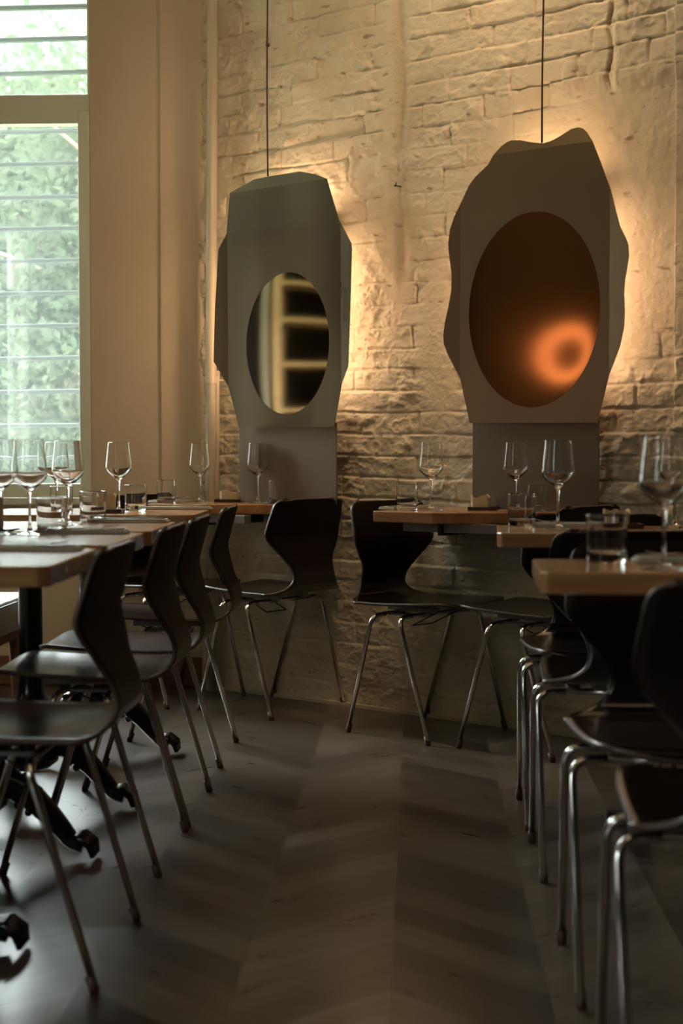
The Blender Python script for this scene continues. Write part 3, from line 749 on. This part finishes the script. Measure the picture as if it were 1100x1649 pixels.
def setting(x, y, rz, where, z=TZ0):
    global nap, fk, kn
    if nap is None:
        b = bmesh.new(); box(b, -.11, .11, -.033, .033, 0, .0055, bev=.0018); box(b, -.109, .105, -.030, .031, .0055, .0095, bev=.0018)
        nap = obj('linen_napkin', b, M['linen']); fk = obj('fork', fork_bm(), M['silver'], smooth=False); kn = obj('knife', knife_bm(), M['silver'])
        obs = [nap, fk, kn]
    else: obs = [dup(nap), dup(fk), dup(kn)]
    c, s = math.cos(rz), math.sin(rz)
    for o, (dx, dy, dz, nm, cat, g) in zip(obs, ((0, 0, 0, 'folded grey linen napkin', 'napkin', 'folded napkins'), (-.01, .014, .0100-.0030+.001, 'steel fork lying on the napkin', 'fork', 'forks'), (-.005, -.012, .0098-.0010, 'steel knife lying on the napkin', 'knife', 'knives'))):
        o.location = (x+c*dx-s*dy, y+s*dx+c*dy, z+dz); o.rotation_euler = (0, 0, rz)
        tag(o, nm+' '+where, cat, g)
setting(-.775, 3.045, .0, 'on the nearest left table')
setting(-.800, 3.690, 0, 'on the second left table')
setting(-.795, 4.270, 0, 'on the third left table')
setting(-.800, 5.215, 0, 'on the fourth left table')
setting(-.93, 5.88+.06, WANG+PI/2, 'on the far corner table by its left end')
setting(-.035, 5.30, WANG+PI/2, 'at the left end of the right wall table')
setting(.40, 4.08, PI, 'on the middle right table behind the large glass')
setting(.50, 2.80, PI, 'on the nearest right table')

# ------------------------------------------------------------------ things the mirrors reflect (left side of the room)
sh = thing('open_shelf', 'tall open oak shelf seen only as a reflection in the left mirror', 'shelf', (XL+.2, 4.85, 0), 0)
obj('back_panel', BX(-.195, -.18, -.40, .40, 0, 2.3), M['blackpanel'], sh)
for yy in (-.40, .375): obj('side_panel', BX(-.18, .17, yy, yy+.025, 0, 2.3), M['shelfwood'], sh)
for zz in (.30, .58, .86, 1.16, 1.41, 1.64, 1.84, 2.27): obj('shelf_board', BX(-.18, .17, -.375, .375, zz, zz+.028), M['shelfwood'], sh)
obj('front_post', BX(.0, .03, .42, .46, 0, 2.6), M['white'], sh)
dc = thing('added_dark_cabinet', 'tall dark cabinet added beside the shelf, to darken the reflection in the left mirror', 'cabinet', (XL+.2, 5.56, 0), 0)  # out of view, added for a dark edge in the mirror dish
obj('cabinet_body', BX(-.19, .10, -.19, .25, 0, 2.5, bev=.004), M['blackpanel'], dc)
obj('door', BX(.10, .12, -.185, .245, .02, 2.48, bev=.003), M['blackpanel'], dc)
dl = thing('disc_wall_lamp', 'round wall lamp with glowing ring, seen as reflection in the copper oval', 'lamp', (XL, 3.47, 1.54))
b = lathe([(0, .075), (.070, .075), (.078, .070), (.078, .060), (0, .060)], 40); bmesh.ops.rotate(b, verts=b.verts, cent=(0, 0, 0), matrix=Matrix.Rotation(PI/2, 3, 'Y')); obj('disc_shade', b, M['steel_bar'], dl, True)
b = lathe([(.10, .02), (.165, .02), (.165, .032), (.10, .032), (.10, .02)], 40); bmesh.ops.rotate(b, verts=b.verts, cent=(0, 0, 0), matrix=Matrix.Rotation(PI/2, 3, 'Y')); obj('light_ring', b, M['ring'], dl, True)
b = lathe([(0, .0), (.17, .0), (.17, .02), (0, .02)], 40); bmesh.ops.rotate(b, verts=b.verts, cent=(0, 0, 0), matrix=Matrix.Rotation(PI/2, 3, 'Y')); tube(b, [(.0, 0, 0), (.065, 0, 0)], .012); obj('lamp_base', b, M['steel_bar'], dl)

# ------------------------------------------------------------------ outside
struct(obj('ground_outside', BX(-60, 30, 7.4, 80, -1.2, -1.0), M['grass']))
bd = thing('apartment_building', 'pale rendered apartment building far behind the trees', 'building', (-9, 38, -1))
b = bmesh.new(); box(b, -9, 2.6, 0, 10, 0, 13.2); obj('facade', b, M['render'], bd)
for i in range(6):
    for k in range(3):
        f = obj('window', BX(-8.2+i*1.8, -7.2+i*1.8, -.06, .02, 3+k*3.6, 5+k*3.6), M['white'], bd); obj('pane', BX(-8.1+i*1.8, -7.3+i*1.8, -.09, -.05, 3.1+k*3.6, 4.9+k*3.6), M['blackpanel'], f)
def tree(x, y, h_, r_, n, seed, label):
    t = thing('tree', label, 'tree', (x, y, -1.0), 0, 'trees outside the window')
    rnd = np.random.RandomState(seed)
    b = bmesh.new(); tube(b, [(0, 0, 0), (.05, 0, h_*.35), (0, .05, h_*.8)], [.16, .12, .04], 10)
    for k in range(9):
        a = k*2.4; zz = h_*(.3+.06*k); tube(b, [(0, 0, zz), (r_*.4*math.cos(a), r_*.4*math.sin(a), zz+.5), (r_*.8*math.cos(a), r_*.8*math.sin(a), zz+.8)], [.05, .03, .01], 6)
    obj('trunk', b, M['bark'], t, True)
    nc = 70; cc = rnd.normal(size=(nc, 3)); cc /= np.linalg.norm(cc, axis=1)[:, None]; cc *= rnd.rand(nc, 1)**.4
    cc = cc*np.array([r_, r_, h_*.42])+np.array([0, 0, h_*.55])
    c = cc[rnd.randint(nc, size=n)]+rnd.normal(size=(n, 3))*r_*.17
    d1 = rnd.normal(size=(n, 3)); d1 /= np.linalg.norm(d1, axis=1)[:, None]; d2 = np.cross(d1, rnd.normal(size=(n, 3))); d2 /= np.linalg.norm(d2, axis=1)[:, None]
    s = (.04+.035*rnd.rand(n, 1))*(r_/1.9); a_ = c-d1*s; b_ = c+d2*s*.5; c_ = c+d1*s; d_ = c-d2*s*.5
    Pn = np.stack([a_, b_, c_, d_], 1).reshape(-1, 3); Fn = np.arange(4*n)
    me = bpy.data.meshes.new('foliage'); me.vertices.add(len(Pn)); me.vertices.foreach_set('co', Pn.ravel())
    me.loops.add(4*n); me.loops.foreach_set('vertex_index', Fn.astype(np.int32)); me.polygons.add(n); me.polygons.foreach_set('loop_start', (np.arange(n)*4).astype(np.int32)); me.polygons.foreach_set('loop_total', np.full(n, 4, np.int32))
    me.update(); me.materials.append(M['leaf']); f = link('foliage', me, t); f['kind'] = 'stuff'
tree(-2.7, 15.5, 5.8, 1.9, 26000, 1, 'leafy green tree just outside the window, at its right side')
tree(-6.6, 16.5, 6.2, 1.9, 22000, 2, 'leafy green tree outside the window, at its left edge')
tree(-5.6, 22.5, 7.6, 3.0, 36000, 3, 'taller pale green tree farther behind the window')
tree(-10.8, 13.0, 5.6, 2.2, 12000, 4, 'green tree outside the window beyond the left edge of the photo')
tree(-9.5, -1.3, 5.0, 2.2, 7000, 6, 'green tree outside the added side window, out of the photo')
